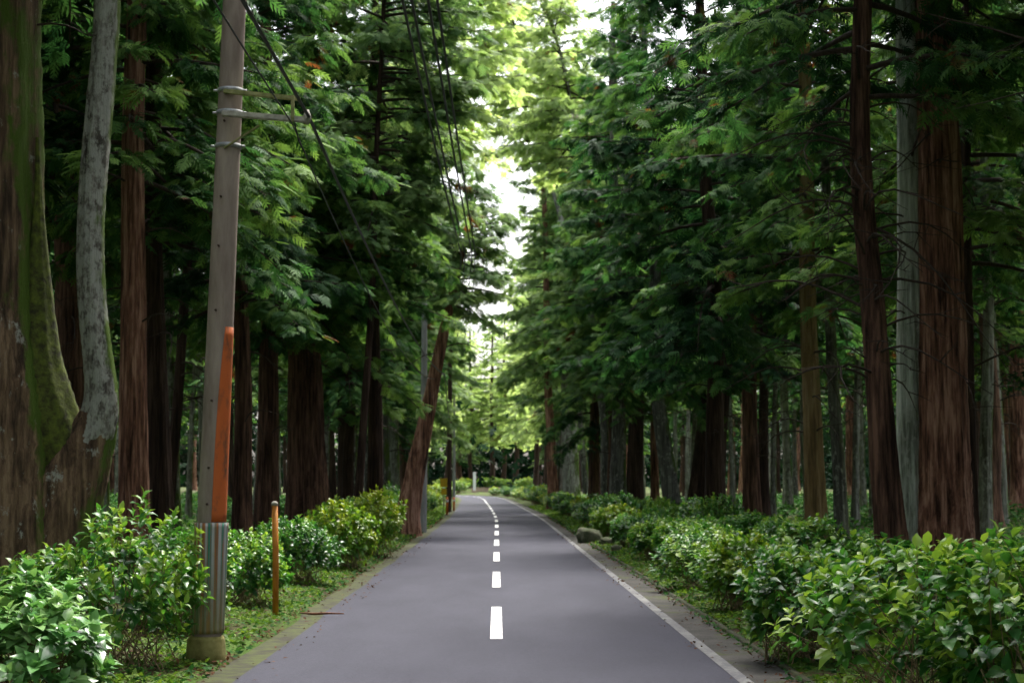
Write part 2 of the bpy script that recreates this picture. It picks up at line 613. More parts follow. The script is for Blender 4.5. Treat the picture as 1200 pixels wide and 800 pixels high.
def crown(seed, axis, h0, h1, rmax, nb=90, ss=.5, droop=.25, tpl=None, twd=5.0, full=1.0, bare=8, spd=.17, lean_=None, hole=.0):
    """boughs and needle sprays round a trunk; axis(z)->(x,y). Returns foliage mesh, limb mesh"""
    rg = np.random.default_rng(seed)
    tpl = tpl or TPL
    fo, li = Acc(), Acc()
    for b in range(nb):
        u = (b + rg.random()) / nb
        z0 = h0 + (h1 - h0) * u
        rel = u
        L = rmax * min(1, .72 + rel * 1.4) * max(.08, (1 - rel)) ** .62 * (.6 + .55 * rg.random())
        az = b * 2.39996 + rg.normal(0, .5)
        if lean_ is not None and rg.random() < .5:
            az = lean_ + rg.normal(0, .6)
        el = -.05 + .5 * rel + rg.normal(0, .12)
        dr = droop * (1.25 - rel) * (.7 + .6 * rg.random())
        h = np.array([math.cos(az), math.sin(az), 0])
        side = np.array([-h[1], h[0], 0])
        ax, ay = axis(z0)
        bend = rg.normal(0, .12)

        def P(t):
            t = np.asarray(t)[..., None]
            return np.array([ax, ay, z0]) + h * L * t + side * (bend * L * t * t) + np.array([0, 0, 1.]) * (L * (math.tan(el) * t - dr * t * t + .10 * np.clip(t - .7, 0, 1)))
        ts = np.linspace(0, 1, 8)
        v, q = tube(P(ts), (.018 + .012 * L) * (1 - .85 * ts), 5)
        li.add(v, q)
        nt = max(5, int(L * twd * 2))
        t = .18 + .82 * rg.random(nt) ** .8
        sgn = np.where(rg.random(nt) < .5, -1, 1)
        ang = sgn * np.radians(rg.uniform(30, 78, nt))
        td = h[None] * np.cos(ang)[:, None] + side[None] * np.sin(ang)[:, None]
        td[:, 2] = rg.normal(-.12, .14, nt)
        tl = (.2 * L + .35) * (1.15 - .7 * t) * rg.uniform(.6, 1.2, nt) * full
        o0 = P(t)
        for k in range(0, nt, 3):
            v, q = tube(np.stack([o0[k], o0[k] + td[k] * tl[k] * .5 - np.array([0, 0, .03]), o0[k] + td[k] * tl[k] - np.array([0, 0, .12 * tl[k]])]), [.009, .006, .003], 3)
            li.add(v, q)
        ns = np.maximum(2, (tl / spd).astype(int))
        ix = np.repeat(np.arange(nt), ns)
        f = rg.random(len(ix)) ** .75
        O = o0[ix] + td[ix] * (tl[ix] * f)[:, None]
        O[:, 2] -= .12 * tl[ix] * f * f
        O += rg.normal(0, .05, O.shape)
        sg2 = np.where(rg.random(len(ix)) < .5, -1, 1)[:, None]
        per = np.cross(td[ix], [0, 0, 1.])
        D = td[ix] * .7 + per * sg2 * rg.uniform(.1, .9, len(ix))[:, None] + rg.normal(0, .2, O.shape)
        D[:, 2] -= rg.uniform(.05, .45, len(ix))
        N = np.array([0, 0, 1.])[None] + rg.normal(0, .35, O.shape)
        S = ss * rg.uniform(.6, 1.25, len(ix))
        clump = rg.normal(0, .13)
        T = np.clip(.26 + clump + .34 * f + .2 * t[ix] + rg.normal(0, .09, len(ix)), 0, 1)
        place(fo, tpl, O, D, N, S, T)
    # dead, bare branches below the crown
    for b in range(bare):
        z0 = h0 * (.35 + .65 * rg.random()) + .5
        az = rg.uniform(0, 6.283)
        L = rg.uniform(.6, 2.6)
        t = np.linspace(0, 1, 7)[:, None]
        h = np.array([math.cos(az), math.sin(az), 0])
        s_ = np.array([-h[1], h[0], 0])
        ax, ay = axis(z0)
        k1, k2 = rg.normal(0, .15), rg.normal(-.1, .25)
        p = np.array([ax, ay, z0]) + h * L * t + s_ * (k1 * L * np.sin(3 * t)) + np.array([0, 0, 1.]) * (L * (k2 * t + .12 * np.sin(4 * t + k1)))
        v, q = tube(p, .022 * (1 - .8 * t[:, 0]) * (.6 + L * .3), 5)
        li.add(v, q)
        for _ in range(3):
            j = rg.integers(2, 6)
            e = p[j] + (h * rg.uniform(.1, .6) + s_ * rg.normal(0, .5) + np.array([0, 0, rg.normal(0, .25)])) * L * .4
            v, q = tube(np.stack([p[j], (p[j] + e) / 2 + rg.normal(0, .03, 3), e]), [.010, .007, .003], 4)
            li.add(v, q)
    return fo.mesh('crown'), li.mesh('limbs')


def trunk_mesh(seed, axis, H, r0, seg=28, rings=46, flute=.07, flare=.55, taper=.72, zs=None, zmin=-.25):
    rg = np.random.default_rng(seed)
    zz = np.concatenate([np.linspace(zmin, 2.2, rings // 3, endpoint=False), np.linspace(2.2, H, rings - rings // 3)])
    P = np.array([(*axis(z), z) for z in zz])
    rad = r0 * (1 - taper * np.clip(zz / H, 0, 1)) * (1 + flare * np.exp(-np.clip(zz + .1, 0, 99) / .45) + .15 * np.exp(-np.clip(zz, 0, 99) / 2.2))
    ph = rg.uniform(0, 6.28, 12)

    def prof(th, n_):
        z = zz[:, None]
        t = th[None]
        k = 1 + flute * (1.2 * np.exp(-z / 1.5) + .45) * (np.sin(3 * t + ph[0] + .12 * z) + .7 * np.sin(5 * t + ph[1] - .1 * z) + .5 * np.sin(8 * t + ph[2] + .2 * z))
        k += (.030 if seg > 40 else .012) * (np.abs(np.sin(10.5 * t + ph[6] + .3 * z + .5 * np.sin(.9 * z + ph[7]))) - .6) + .014 * np.abs(np.sin(19 * t + ph[8] - .35 * z))
        k += .018 * np.sin(13 * t + ph[3] + .5 * z) + .014 * np.sin(2.3 * z + ph[4] + 2 * t) + .012 * np.sin(5.1 * z + ph[5] + 4 * t)
        k += rg.normal(0, .012, k.shape)
        return k
    V, Q = tube(P, rad, seg, prof=prof)
    return V, Q


def wob_axis(seed, lean=(0, 0), amp=.12, curve=(0, 0)):
    rg = random.Random(seed)
    a, b, c, d = [rg.uniform(0, 6.28) for _ in range(4)]
    def axis(z):
        z = float(z)
        e = min(1, max(0, z) / 4)
        return (lean[0] * z + curve[0] * z * z + amp * e * (math.sin(z * .31 + a) - math.sin(a) + .3 * math.sin(z * .9 + b)),
                lean[1] * z + curve[1] * z * z + amp * e * (math.sin(z * .27 + c) - math.sin(c) + .3 * math.sin(z * .8 + d)))
    return axis


def build_tree(name, seed, H, r0, h0, rmax, bark, fol, axis=None, nb=80, ss=.5, hi=False, taper=.72, **kw):
    ax = axis or wob_axis(seed, (random.Random(seed).uniform(-.01, .01), 0))
    root = empty(name, (0, 0, 0))
    V, Q = trunk_mesh(seed, ax, H, r0, seg=110 if hi else 24, rings=100 if hi else 42, taper=taper)
    link('trunk', npmesh('trunk', V, Q), M[bark], root, smooth=True)
    f, li = crown(seed + 7, ax, h0, H, rmax, nb, ss, **kw)
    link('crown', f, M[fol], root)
    link('branches', li, M['limb'], root, smooth=True)
    return root


# prototypes: (name, H, r0, h0, rmax, bark, fol)
PROT = []
for k, (H, r0, h0, rm, bark, fol) in enumerate([
        (23, .24, 8.0, 3.4, 'cedar_dark', 'fol_near'),
        (25, .30, 9.5, 3.6, 'cedar', 'fol_near'),
        (22, .20, 7.0, 3.0, 'grey', 'fol_near'),
        (26, .36, 10.5, 4.0, 'cedar_red', 'fol_near'),
        (24, .16, 9.0, 2.6, 'pale', 'fol_near'),
]):
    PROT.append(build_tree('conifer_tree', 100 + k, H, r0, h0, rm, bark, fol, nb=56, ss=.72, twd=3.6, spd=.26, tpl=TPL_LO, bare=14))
ROAD = []
for k, (H, r0, h0, rm, bark, fol) in enumerate([
        (24, .34, 4.6, 4.6, 'cedar', 'fol_near'),
        (22, .28, 5.4, 4.2, 'cedar_dark', 'fol_near'),
        (25, .40, 6.2, 4.8, 'grey', 'fol_near'),
        (30, .45, 5.0, 5.0, 'cedar', 'fol_lit'),
        (31, .40, 8.5, 5.6, 'cedar_dark', 'fol_yellow'),
]):
    ROAD.append(build_tree('roadside_conifer', 200 + k, H, r0, h0, rm, bark, fol, nb=96, ss=.55, droop=.32))

PLACED = []          # (x, y, radius)


def used_proto(L, used, loc, rz, s):
    """first use moves the prototype itself, later uses copy it"""
    if L not in used:
        used.append(L)
        L.location, L.rotation_euler, L.scale = loc, (0, 0, rz), s
        return L
    return copy_tree(L, loc, rz, s)


USED = []


# --- trees one can tell apart: measured from the photograph
rnd0 = random.Random(9)


def hero(label, seed, px, Y, wpx, lean_px, bark, fol, h0, rmax, H=23, bend=0.0, crown_kw=None, name='cedar_tree', group=None, nb=90, amp=.06, ss=.5, hi=None, taper=.72):
    """px, wpx: centre and width of the stem near eye height; lean_px: where its centre is at the picture's top row (or at py0)"""
    x = lat(px, Y)
    z = gzs(x, Y) - .05
    p0 = at(px, 565, Y)
    p1 = at(lean_px[0], lean_px[1], Y)
    sl = (p1.x - p0.x) / (p1.z - p0.z)
    base = p0.x - sl * (2 - z)
    hgt = p1.z - z
    # bend: sideways bow in metres at mid height of the visible stem
    def cv(zz):
        return 4 * bend * (zz / hgt) * (1 - zz / hgt) if 0 < zz < hgt * 1.2 else (0 if zz <= 0 else 4 * bend * 1.2 * (-.2))
    wa = wob_axis(seed, (0, 0), amp)
    def axis(zz):
        a, b = wa(zz)
        return (a + sl * zz + cv(zz), b)
    r0 = wpx / F * Y / 2 * 1.06
    kw = dict(crown_kw or {})
    if Y < 62 and ss == .5:
        ss = .40
        kw.setdefault('spd', .13)
    root = build_tree(name, seed, H, r0, h0, rmax, bark, fol, axis, nb=nb, ss=ss, hi=(Y < 60 if hi is None else hi), taper=taper, **kw)
    root.location = (base, Y, z)
    tag(root, label, 'tree', group)
    PLACED.append((base, Y, r0 + 1.3))
    return root


# left side
x0, Y0 = lat(8, 21), 21.0
root = empty('forked_tree', (x0, Y0, gzs(x0, Y0) - .05))
tag(root, 'massive mossy trunk at the far left edge, forking into a pale lichen-spotted stem', 'tree')
def rel(px, py, dy=0.0):
    return np.array(at(px, py, Y0 + dy)) - np.array(root.location)
pts = [(-2, 830, 105), (0, 760, 92), (2, 690, 84), (4, 600, 79), (2, 520, 74), (-2, 440, 66), (-6, 340, 57), (-8, 240, 54), (-9, 100, 52), (-9, 0, 50), (-9, -300, 44), (-9, -700, 36), (-9, -1300, 14)]
def hero_tube(pts, seg, seed, dy=0.0, amp=.05, sub=9):
    rg = np.random.default_rng(seed)
    P = np.array([rel(a, b, dy) for a, b, c in pts]); rr = np.array([c for a, b, c in pts]) / F * Y0
    t = np.arange(len(P)); tt = np.linspace(0, len(P) - 1, (len(P) - 1) * sub)
    P2 = np.stack([np.interp(tt, t, P[:, i]) for i in range(3)], 1); r2 = np.interp(tt, t, rr)
    ker = np.ones(sub) / sub
    def smo(v):
        pad = np.concatenate([np.full(sub, v[0]), v, np.full(sub, v[-1])])
        return np.convolve(pad, ker, 'same')[sub:-sub]
    P2 = np.stack([smo(P2[:, i]) for i in range(3)], 1); r2 = smo(r2)
    ph = rg.uniform(0, 6.28, 8)
    def prof(th, n_):
        z = P2[:, 2][:, None]; u = th[None]
        k = 1 + amp * (np.sin(3 * u + ph[0] + .3 * z) + .7 * np.sin(5 * u + ph[1] + .2 * z) + .5 * np.sin(9 * u + ph[2] - .4 * z) + .3 * np.sin(3.1 * z + 2 * u))
        return k + rg.normal(0, .014, k.shape)
    return tube(P2, r2, seg, prof=prof)
fk = Acc()
fk.add(*hero_tube(pts, 72, 5))
fk.add(*hero_tube([(20, 720, 60), (50, 650, 54), (74, 590, 44), (93, 545, 34), (108, 510, 26), (117, 484, 21)], 44, 8, dy=-.12, amp=.06))
link('trunk', fk.mesh('trunk'), M['mossy'], root, smooth=True)
V, Q = hero_tube([(44, 150, 2), (45, 240, 5), (44, 330, 14), (43, 390, 22), (43, 440, 30), (55, 490, 34), (72, 528, 32), (92, 552, 24), (98, 580, 12)], 36, 7, dy=-.12, amp=.07)
link('moss_cover', npmesh('moss_cover', V, Q), M['moss'], root, smooth=True)
V, Q = hero_tube([(104, 522, 23), (115, 498, 22), (121, 465, 19), (116, 420, 17), (109, 360, 16), (106, 300, 16), (108, 230, 16), (114, 160, 16), (121, 80, 15.5), (127, 0, 15), (130, -250, 13), (140, -600, 8)], 40, 6, dy=-.15, amp=.045)
link('stem', npmesh('stem', V, Q), M['lichen'], root, smooth=True)
f, li = crown(9, lambda z: (-.1, 0), 10.5, 24, 5.0, 90, .42, droop=.35, bare=5)
link('crown', f, M['fol_near'], root)
link('branches', li, M['limb'], root, smooth=True)
PLACED.append((x0, Y0, 2.2))

hero('straight dark red trunk just right of the lichen-spotted stem', 11, 158, 30, 32, (160, 0), 'cedar_red', 'fol_near', 7.6, 4.2, crown_kw=dict(bare=4))
hero('near-black mottled trunk between the red trunk and the utility pole', 12, 188, 33, 26, (178, 0), 'cedar_dark', 'fol_near', 6.8, 4.0, crown_kw=dict(bare=8))
hero('slim leaning dark stem left of the utility pole, tipping right', 13, 200, 44, 12, (235, 200), 'cedar_dark', 'fol_near', 7, 2.6, nb=50)
hero('dark trunk half hidden directly behind the utility pole', 14, 284, 40, 20, (282, 0), 'cedar', 'fol_near', 6.2, 4.6)
hero('reddish brown trunk left of the broadest left-side cedar', 15, 313, 47, 24, (312, 100), 'cedar', 'fol_near', 6.6, 4.6, H=24)
hero('broad dark brown cedar trunk above the orange post, wide at the foot', 16, 362, 50, 42, (356, 0), 'cedar', 'fol_near', 6.4, 5.4, H=26, nb=110)
hero('dark straight trunk right of the broad brown cedar on the left', 17, 405, 74, 17, (404, 100), 'cedar_dark', 'fol_near', 6.4, 5.0, H=25)
hero('pale grey trunk with a brown side seen left of the leaning tree', 18, 457, 86, 20, (462, 300), 'pale', 'fol_near', 7.2, 5, H=26)
hero('second pale slender trunk left of the leaning tree', 19, 432, 96, 10, (433, 300), 'grey', 'fol_near', 7.2, 4.6, H=24)
hero('red-brown tree leaning right over the road edge on the left', 20, 486, 60, 24, (541, 290), 'cedar_red', 'fol_lit', 8.8, 3.3, H=13.5, nb=62, taper=.93, bend=-.15, crown_kw=dict(bare=4, droop=.2, hole=.2))
hero('dense conifer with light-tipped drooping boughs in front of the leaning tree top', 21, 440, 52, 17, (440, 200), 'cedar_dark', 'fol_near', 8.0, 3.6, H=25, nb=120)
hero('light green leafy conifer whose boughs hide the upper half of the leaning tree', 22, 420, 47, 9, (452, 0), 'cedar_dark', 'fol_lit', 10.2, 3.9, H=24, nb=110, crown_kw=dict(bare=2, lean_=.2, droop=.22))
# right side
hero('thick red cedar with deep vertical bark ridges, largest on the right', 31, 1102, 30, 66, (1092, 0), 'cedar_red', 'fol_near', 12.5, 5.0, H=27, amp=.03, crown_kw=dict(bare=12))
hero('pale grey-barked trunk pressed against the left side of the thick red cedar', 32, 1068, 30.0, 34, (1063, 0), 'lichen_pale', 'fol_near', 12.4, 4.4, H=25, amp=.02, crown_kw=dict(bare=6))
hero('dark crooked trunk with many bare boughs in front of the thick red cedar', 33, 1041, 27, 30, (1004, 0), 'cedar', 'fol_near', 8.4, 4.8, H=22, amp=.16, nb=60, crown_kw=dict(bare=60, droop=.3, twd=4))
hero('dark trunk close behind the right side of the thick red cedar', 34, 1139, 34, 15, (1132, 0), 'cedar_dark', 'fol_near', 6.4, 4.6)
hero('straight brown trunk with a tan upper stem, left of the crooked one', 35, 955, 40, 22, (943, 150), 'tan', 'fol_near', 6.8, 4.2, crown_kw=dict(bare=16))
hero('slim grey trunk between the tan trunk and the crooked trunk', 36, 984, 44, 14, (972, 200), 'grey', 'fol_near', 6.4, 3.4)
hero('dark upright trunk rising from the shrubs mid right', 37, 881, 57, 18, (870, 150), 'cedar', 'fol_near', 6.0, 4.8, H=24)
hero('black trunk just right of the dark upright trunk', 38, 895, 62, 12, (893, 150), 'cedar_dark', 'fol_near', 6.4, 4.2, H=23)
hero('very wide dark trunk with mossy foot in the middle of the right side', 39, 829, 69, 36, (850, 350), 'cedar_dark', 'fol_near', 7, 5.2, H=26, crown_kw=dict(bare=8))
hero('curved grey-green trunk left of the very wide dark one', 40, 789, 66, 18, (768, 300), 'grey', 'fol_near', 6.4, 5, H=24, bend=-.25)
hero('thin reddish trunk left of the curved grey-green trunk', 41, 768, 84, 9, (769, 350), 'cedar_red', 'fol_near', 7.4, 4, H=24)
hero('dark twin trunk tilting slightly right, behind the middle right shrubs', 42, 744, 92, 19, (748, 400), 'cedar_dark', 'fol_near', 8, 5.2, H=27)
hero('straight narrow black-red trunk right of the pale mossy pair', 43, 718, 84, 12, (716, 300), 'cedar', 'fol_lit', 7.4, 5, H=26)
hero('pale mossy thick trunk standing beside a red one near the far shrubs', 44, 668, 112, 20, (667, 400), 'pale', 'fol_lit', 9.6, 4.8, H=29)
hero('red-brown trunk paired with the pale mossy one near the far shrubs', 45, 648, 112, 11, (643, 400), 'cedar_red', 'fol_lit', 9.2, 4.8, H=29)
hero('grey trunk standing second from the right edge of the picture', 46, 1155, 42, 14, (1152, 200), 'pale', 'fol_near', 7, 4)

for k, (px, Y, w) in enumerate([(207, 66, 8), (221, 74, 6), (238, 60, 8), (300, 82, 7), (345, 90, 7), (380, 98, 8), (905, 70, 6), (1002, 62, 8), (1024, 70, 9), (1012, 90, 6), (1128, 74, 7), (1176, 60, 9), (700, 128, 7), (812, 96, 7), (858, 92, 6), (925, 96, 8)]):
    if k == 0:
        PALE = hero('slim pale trunk in the wood seen between the nearer dark trunks', 60, px, Y, w, (px, 0), 'pale', 'fol_near', 7.5, 3.0, H=24, nb=60, ss=.6, hi=False, group='slim pale trunks in the wood', name='conifer_tree')
    else:
        x = lat(px, Y)
        sc_ = rnd0.uniform(.9, 1.1)
        wd = w / 8 * Y / 66 * .8 + .2
        o = copy_tree(PALE, (x, Y, gzs(x, Y) - .05), rnd0.uniform(0, 6.28), (wd, wd, sc_))
        PLACED.append((x, Y, 1.0))
rnd = random.Random(4)
# --- roadside trees whose crowns close over the road
ROADT = 'tall conifers lining the road'
side_lab = {-1: 'tall conifer of the left roadside row',
            1: 'tall conifer of the right roadside row'}
k = 0
for s, Y, d in [(-1, -14, 7), (1, -12, 7), (-1, -3, 7.2), (1, -2, 7.4), (-1, 8, 7.8), (1, 9, 8.0), (1, 20, 8.4),
                (-1, 68, 6.4), (-1, 78, 5.6), (-1, 92, 6.2), (-1, 104, 5.6), (-1, 119, 6.2), (-1, 134, 6.4), (-1, 150, 7.4), (-1, 170, 8.0), (-1, 192, 9),
                (1, 48, 6.6), (1, 76, 5.8), (1, 98, 6.2), (1, 124, 6.0), (1, 138, 6.6), (1, 154, 7.0), (1, 174, 7.8), (1, 194, 8.6), (1, 216, 9.4), (1, 238, 11)]:
    x = xc(Y) + s * d
    pr = ROAD[3] if (Y > 100 and k % 3 != 2) else ROAD[k % 3]
    if Y > 145: pr = ROAD[4]
    if Y < 30: pr = PROT[1 if k % 2 else 3]
    sc_ = rnd.uniform(.92, 1.1) * (1.12 if Y > 100 else 1)
    wd_ = 1.35 if Y < 30 else .95
    o = used_proto(pr, USED, (x, Y, gzs(x, Y) - .05), rnd.uniform(0, 6.28), (sc_ * wd_, sc_ * wd_, sc_))
    tag(o, side_lab[s] + (' beyond the leaning tree' if s < 0 and Y > 60 else ' beyond the pale mossy trunk' if s > 0 and Y > 112 else ''), 'tree', ROADT)
    PLACED.append((x, Y, 1.8))
    k += 1

# --- trees round the far bend, sunlight put into their pale leaf colour
for k, (px, Y, sc_) in enumerate([(497, 300, 1.1), (524, 318, 1.2), (552, 330, 1.05), (577, 322, 1.12), (604, 312, 1.15), (632, 296, 1.1), (655, 280, 1.05), (470, 288, 1.1), (590, 345, 1.2), (538, 345, 1.2), (680, 262, 1.0)]):
    x = lat(px, Y)
    o = used_proto(ROAD[4] if k not in (0, 6, 9) else ROAD[3], USED, (x, Y, gzs(x, Y) - .05), rnd.uniform(0, 6.28), (sc_ * 1.15, sc_ * 1.15, sc_))
    tag(o, 'tall bright green conifer closing the view behind the far bend', 'tree', 'trees behind the far bend')
    PLACED.append((x, Y, 3))

# --- yellow-green broadleaf crowns over the gap
for k, (px, py, Y, H, r_, seedb, lab, hb) in enumerate([
        (555, 0, 70, 27, 4.6, 301, 'yellow-green leafy tree arching over the road from the left, top centre', 17),
        (588, -10, 108, 38, 5.6, 306, 'pale green leafy crown spanning the top centre above the sky gap', 25),
        (648, 15, 92, 33, 5.6, 304, 'yellow-green leafy tree arching over the road from the right, top centre', 20),
        (636, 150, 150, 30, 5.0, 302, 'pale yellow-green leafy tree on the right of the sky gap', 13),
        (534, 240, 165, 30, 5.0, 303, 'bright green leafy tree low on the left of the sky gap', 10)]):
    p = at(px, py, Y)
    s = -1 if px < 582 else 1
    bx = xc(Y) + s * 6.4
    ax = wob_axis(seedb, (0, 0), .2, ((p.x - bx) / p.z ** 2, 0))
    o = build_tree('broadleaf_tree', seedb, H, .24, hb, r_, 'grey', 'fol_yellow', ax, nb=100, ss=.5, twd=5, droop=.15, bare=2)
    o.location = (bx, Y, gzs(bx, Y) - .05)
    tag(o, lab, 'tree')
    PLACED.append((bx, Y, 1.5))

# --- plantation behind, both sides
cands = 0
count = {-1: 0, 1: 0}
LAB = {(-1, 0): 'slender straight forest trunk in the dark wood behind the utility pole and left shrubs',
       (-1, 1): 'distant slender conifer deep in the left wood beyond the broad brown cedar',
       (1, 0): 'slender straight forest trunk in the dark wood behind the near right shrubs',
       (1, 1): 'distant slender conifer deep in the right wood beyond the very wide dark trunk'}
tries = 0
while sum(count.values()) < 250 and tries < 30000:
    tries += 1
    s = rnd.choice((-1, 1))
    Y = 16 + 215 * rnd.random() ** 1.05
    mx = min(62, .36 * Y + 10)
    if mx < 9.5: continue
    d = 9.0 + (mx - 9.0) * rnd.random() ** .85
    x = xc(Y) + s * d
    if count[s] > 128: continue
    px = 582 + x / Y * F
    if any((x - a) ** 2 + (Y - b) ** 2 < (r_ + 1.9) ** 2 for a, b, r_ in PLACED): continue
    # keep the near, individually measured trunks clear of accidental ones in front of them
    if Y < 26 and abs(x) < 10: continue
    if -100 < px < 1300 and Y < 34: continue
    k = rnd.choice([0, 0, 1, 2, 2, 3, 4, 4])
    sc_ = rnd.uniform(.85, 1.12)
    sr = sc_ * rnd.uniform(.8, 1.25)
    o = used_proto(PROT[k], USED, (x, Y, gzs(x, Y) - .05), rnd.uniform(0, 6.28), (sr, sr, sc_))
    tag(o, LAB[(s, 1 if Y > 75 else 0)], 'tree', 'slender trees of the wood')
    PLACED.append((x, Y, .9))
    count[s] += 1
# a few round and behind the camera, so that the wood goes on outside the frame
for s in (-1, 1):
    for Y, d in [(-16, 13), (-6, 14), (2, 11.5), (4, 19), (12, 14.5), (14, 22), (22, 17)]:
        x = s * d
        sc_ = rnd.uniform(.9, 1.1)
        o = copy_tree(ROAD[rnd.randrange(3)], (x, Y, gzs(x, Y)), rnd.uniform(0, 6.28), (sc_, sc_, sc_))
        tag(o, side_lab[s].replace(' of the', ' beside the viewpoint, outside the'), 'tree', 'trees beside the viewpoint')

# --- the far wood as one mass
rg = np.random.default_rng(77)
ac = Acc()
nW = 42000
side = np.where(rg.random(nW) < .5, -1, 1)
yy = rg.uniform(-60, 380, nW)
xx = side * (57 + 26 * rg.random(nW)) + np.interp(yy, PATH[:, 1], PATH[:, 0])
cap_ = rg.random(nW) < .34
xx[cap_] = rg.uniform(-95, 95, cap_.sum())
yy[cap_] = 362 + 30 * rg.random(cap_.sum())
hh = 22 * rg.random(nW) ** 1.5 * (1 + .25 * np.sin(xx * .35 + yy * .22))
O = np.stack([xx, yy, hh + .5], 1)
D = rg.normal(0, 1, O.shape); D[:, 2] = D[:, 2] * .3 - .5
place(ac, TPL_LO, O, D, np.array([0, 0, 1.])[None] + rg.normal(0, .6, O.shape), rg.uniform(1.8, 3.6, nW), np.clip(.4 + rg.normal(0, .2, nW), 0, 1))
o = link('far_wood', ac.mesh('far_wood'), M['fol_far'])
tag(o, 'dark mass of far-off conifers behind the nearer trees', 'woodland', kind='stuff')

# ------------------------------------------------------------------ shrubs
def leaf_template():
    xs = [0, .28, .62, 1.0]
    ws = [.03, .30, .27, .015]
    zs = [0, .035, .02, -.14]
    V = []
    for x, w, z in zip(xs, ws, zs):
        V += [(x, -w, z + w * .28), (x, 0, z), (x, w, z + w * .28)]
    Q = []
    for i in range(3):
        a = i * 3
        Q += [(a, a + 3, a + 4, a + 1), (a + 1, a + 4, a + 5, a + 2)]
    return np.array(V), np.array(Q)


LEAF = leaf_template()


def shrub(name, seed, w, h, nsh, leaf, mat_, stems=16, lobes=5, per=8):
    rg = np.random.default_rng(seed)
    root = empty(name, (0, 0, 0))
    fo, st = Acc(), Acc()
    lo = rg.normal(0, 1, (lobes, 3)); lo /= np.linalg.norm(lo, axis=1)[:, None]; lo[:, 2] = abs(lo[:, 2])
    la = rg.uniform(.1, .3, lobes)
    d = rg.normal(0, 1, (nsh, 3)); d /= np.linalg.norm(d, axis=1)[:, None]
    d[:, 2] = np.where(d[:, 2] < -.35, -d[:, 2], d[:, 2])
    rr = .8 + (np.clip(d @ lo.T, 0, 1) ** 4 * la).sum(1)
    rr *= rg.uniform(.45, 1.06, nsh) ** .5
    E = d * rr[:, None] * np.array([w, w, h * .56]) + np.array([0, 0, h * .46])
    E[:, 2] = np.maximum(E[:, 2], .06)
    ax = d * .8 + np.array([0, 0, .85]) + rg.normal(0, .2, d.shape)
    ax /= np.linalg.norm(ax, axis=1)[:, None]
    rnd3 = rg.normal(0, 1, d.shape)
    u = np.cross(ax, rnd3); u /= np.linalg.norm(u, axis=1)[:, None]
    v = np.cross(ax, u)
    tint0 = np.clip(.45 + rg.normal(0, .19, nsh) + .16 * d[:, 2] + .45 * (rg.random(nsh) < .06), 0, 1)  # upward shoots tinted brighter: light from above put into leaf colour
    for k in range(per):
        a = k * (math.pi / 2 if k % 2 else math.pi / 2) + (k // 2) * .8 + rg.uniform(-.3, .3, nsh)
        lev = k / per
        spread = .95 - .55 * lev
        rad = u * np.cos(a)[:, None] + v * np.sin(a)[:, None]
        D = rad * spread + ax * (.25 + .5 * lev) + rg.normal(0, .12, d.shape)
        D[:, 2] -= .18 * (1 - lev)
        O = E - ax * (.16 * (1 - lev))[..., None] if False else E - ax * .15 * (1 - lev)
        S = leaf * rg.uniform(.55, 1.35, nsh) * (1.1 - .45 * lev)
        N = ax * .8 - rad * .35 + np.array([0, 0, .35])
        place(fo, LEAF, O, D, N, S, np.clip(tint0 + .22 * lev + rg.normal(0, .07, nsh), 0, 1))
    for k in rg.choice(nsh, min(nsh, stems * 4), replace=False):
        b = np.array([rg.normal(0, w * .3), rg.normal(0, w * .3), -.05])
        e = E[k]
        mid = b * .5 + e * .5 + np.array([0, 0, -.02]) - np.array([e[0], e[1], 0]) * .12 + rg.normal(0, .03, 3)
        t = np.linspace(0, 1, 6)[:, None]
        p = (1 - t) ** 2 * b + 2 * t * (1 - t) * mid + t * t * e
        vv, q = tube(p, np.linspace(.009, .003, 6), 5)
        st.add(vv, q)
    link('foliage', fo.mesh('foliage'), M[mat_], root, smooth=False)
    link('stems', st.mesh('stems'), M['stem'], root, smooth=True)
    return root


SH = [shrub('leafy_shrub', 500, .95, 1.35, 250, .140, 'shrub'),
      shrub('leafy_shrub', 501, .85, 1.15, 215, .135, 'shrub'),
      shrub('leafy_shrub', 502, 1.0, 1.25, 255, .13, 'shrub'),
      shrub('leafy_shrub', 503, .9, 1.2, 230, .135, 'shrub_y'),
      shrub('leafy_shrub', 504, .8, 1.25, 170, .17, 'shrub_pale'),
      shrub('leafy_shrub', 505, 1.0, 1.4, 190, .15, 'shrub', stems=15, lobes=9, per=7),
      shrub('leafy_shrub', 506, 1.0, 1.3, 205, .14, 'shrub', stems=13, lobes=9, per=7)]
SHN = [1.35, 1.15, 1.25, 1.2, 1.25, 1.4, 1.3]


def put_shrub(k, x, Y, h, wide, label, group, rz=None):
    s = h / SHN[k] * (rnd.uniform(.76, .98) if Y > 19 else 1.0)
    if 22 < Y < 130: wide *= rnd.uniform(.78, .98)
    o = used_proto(SH[k], USED, (x, Y, gzs(x, Y) - .03), rnd.uniform(0, 6.28) if rz is None else rz, (wide, wide, s))
    tag(o, label, 'shrub', group)
    return o


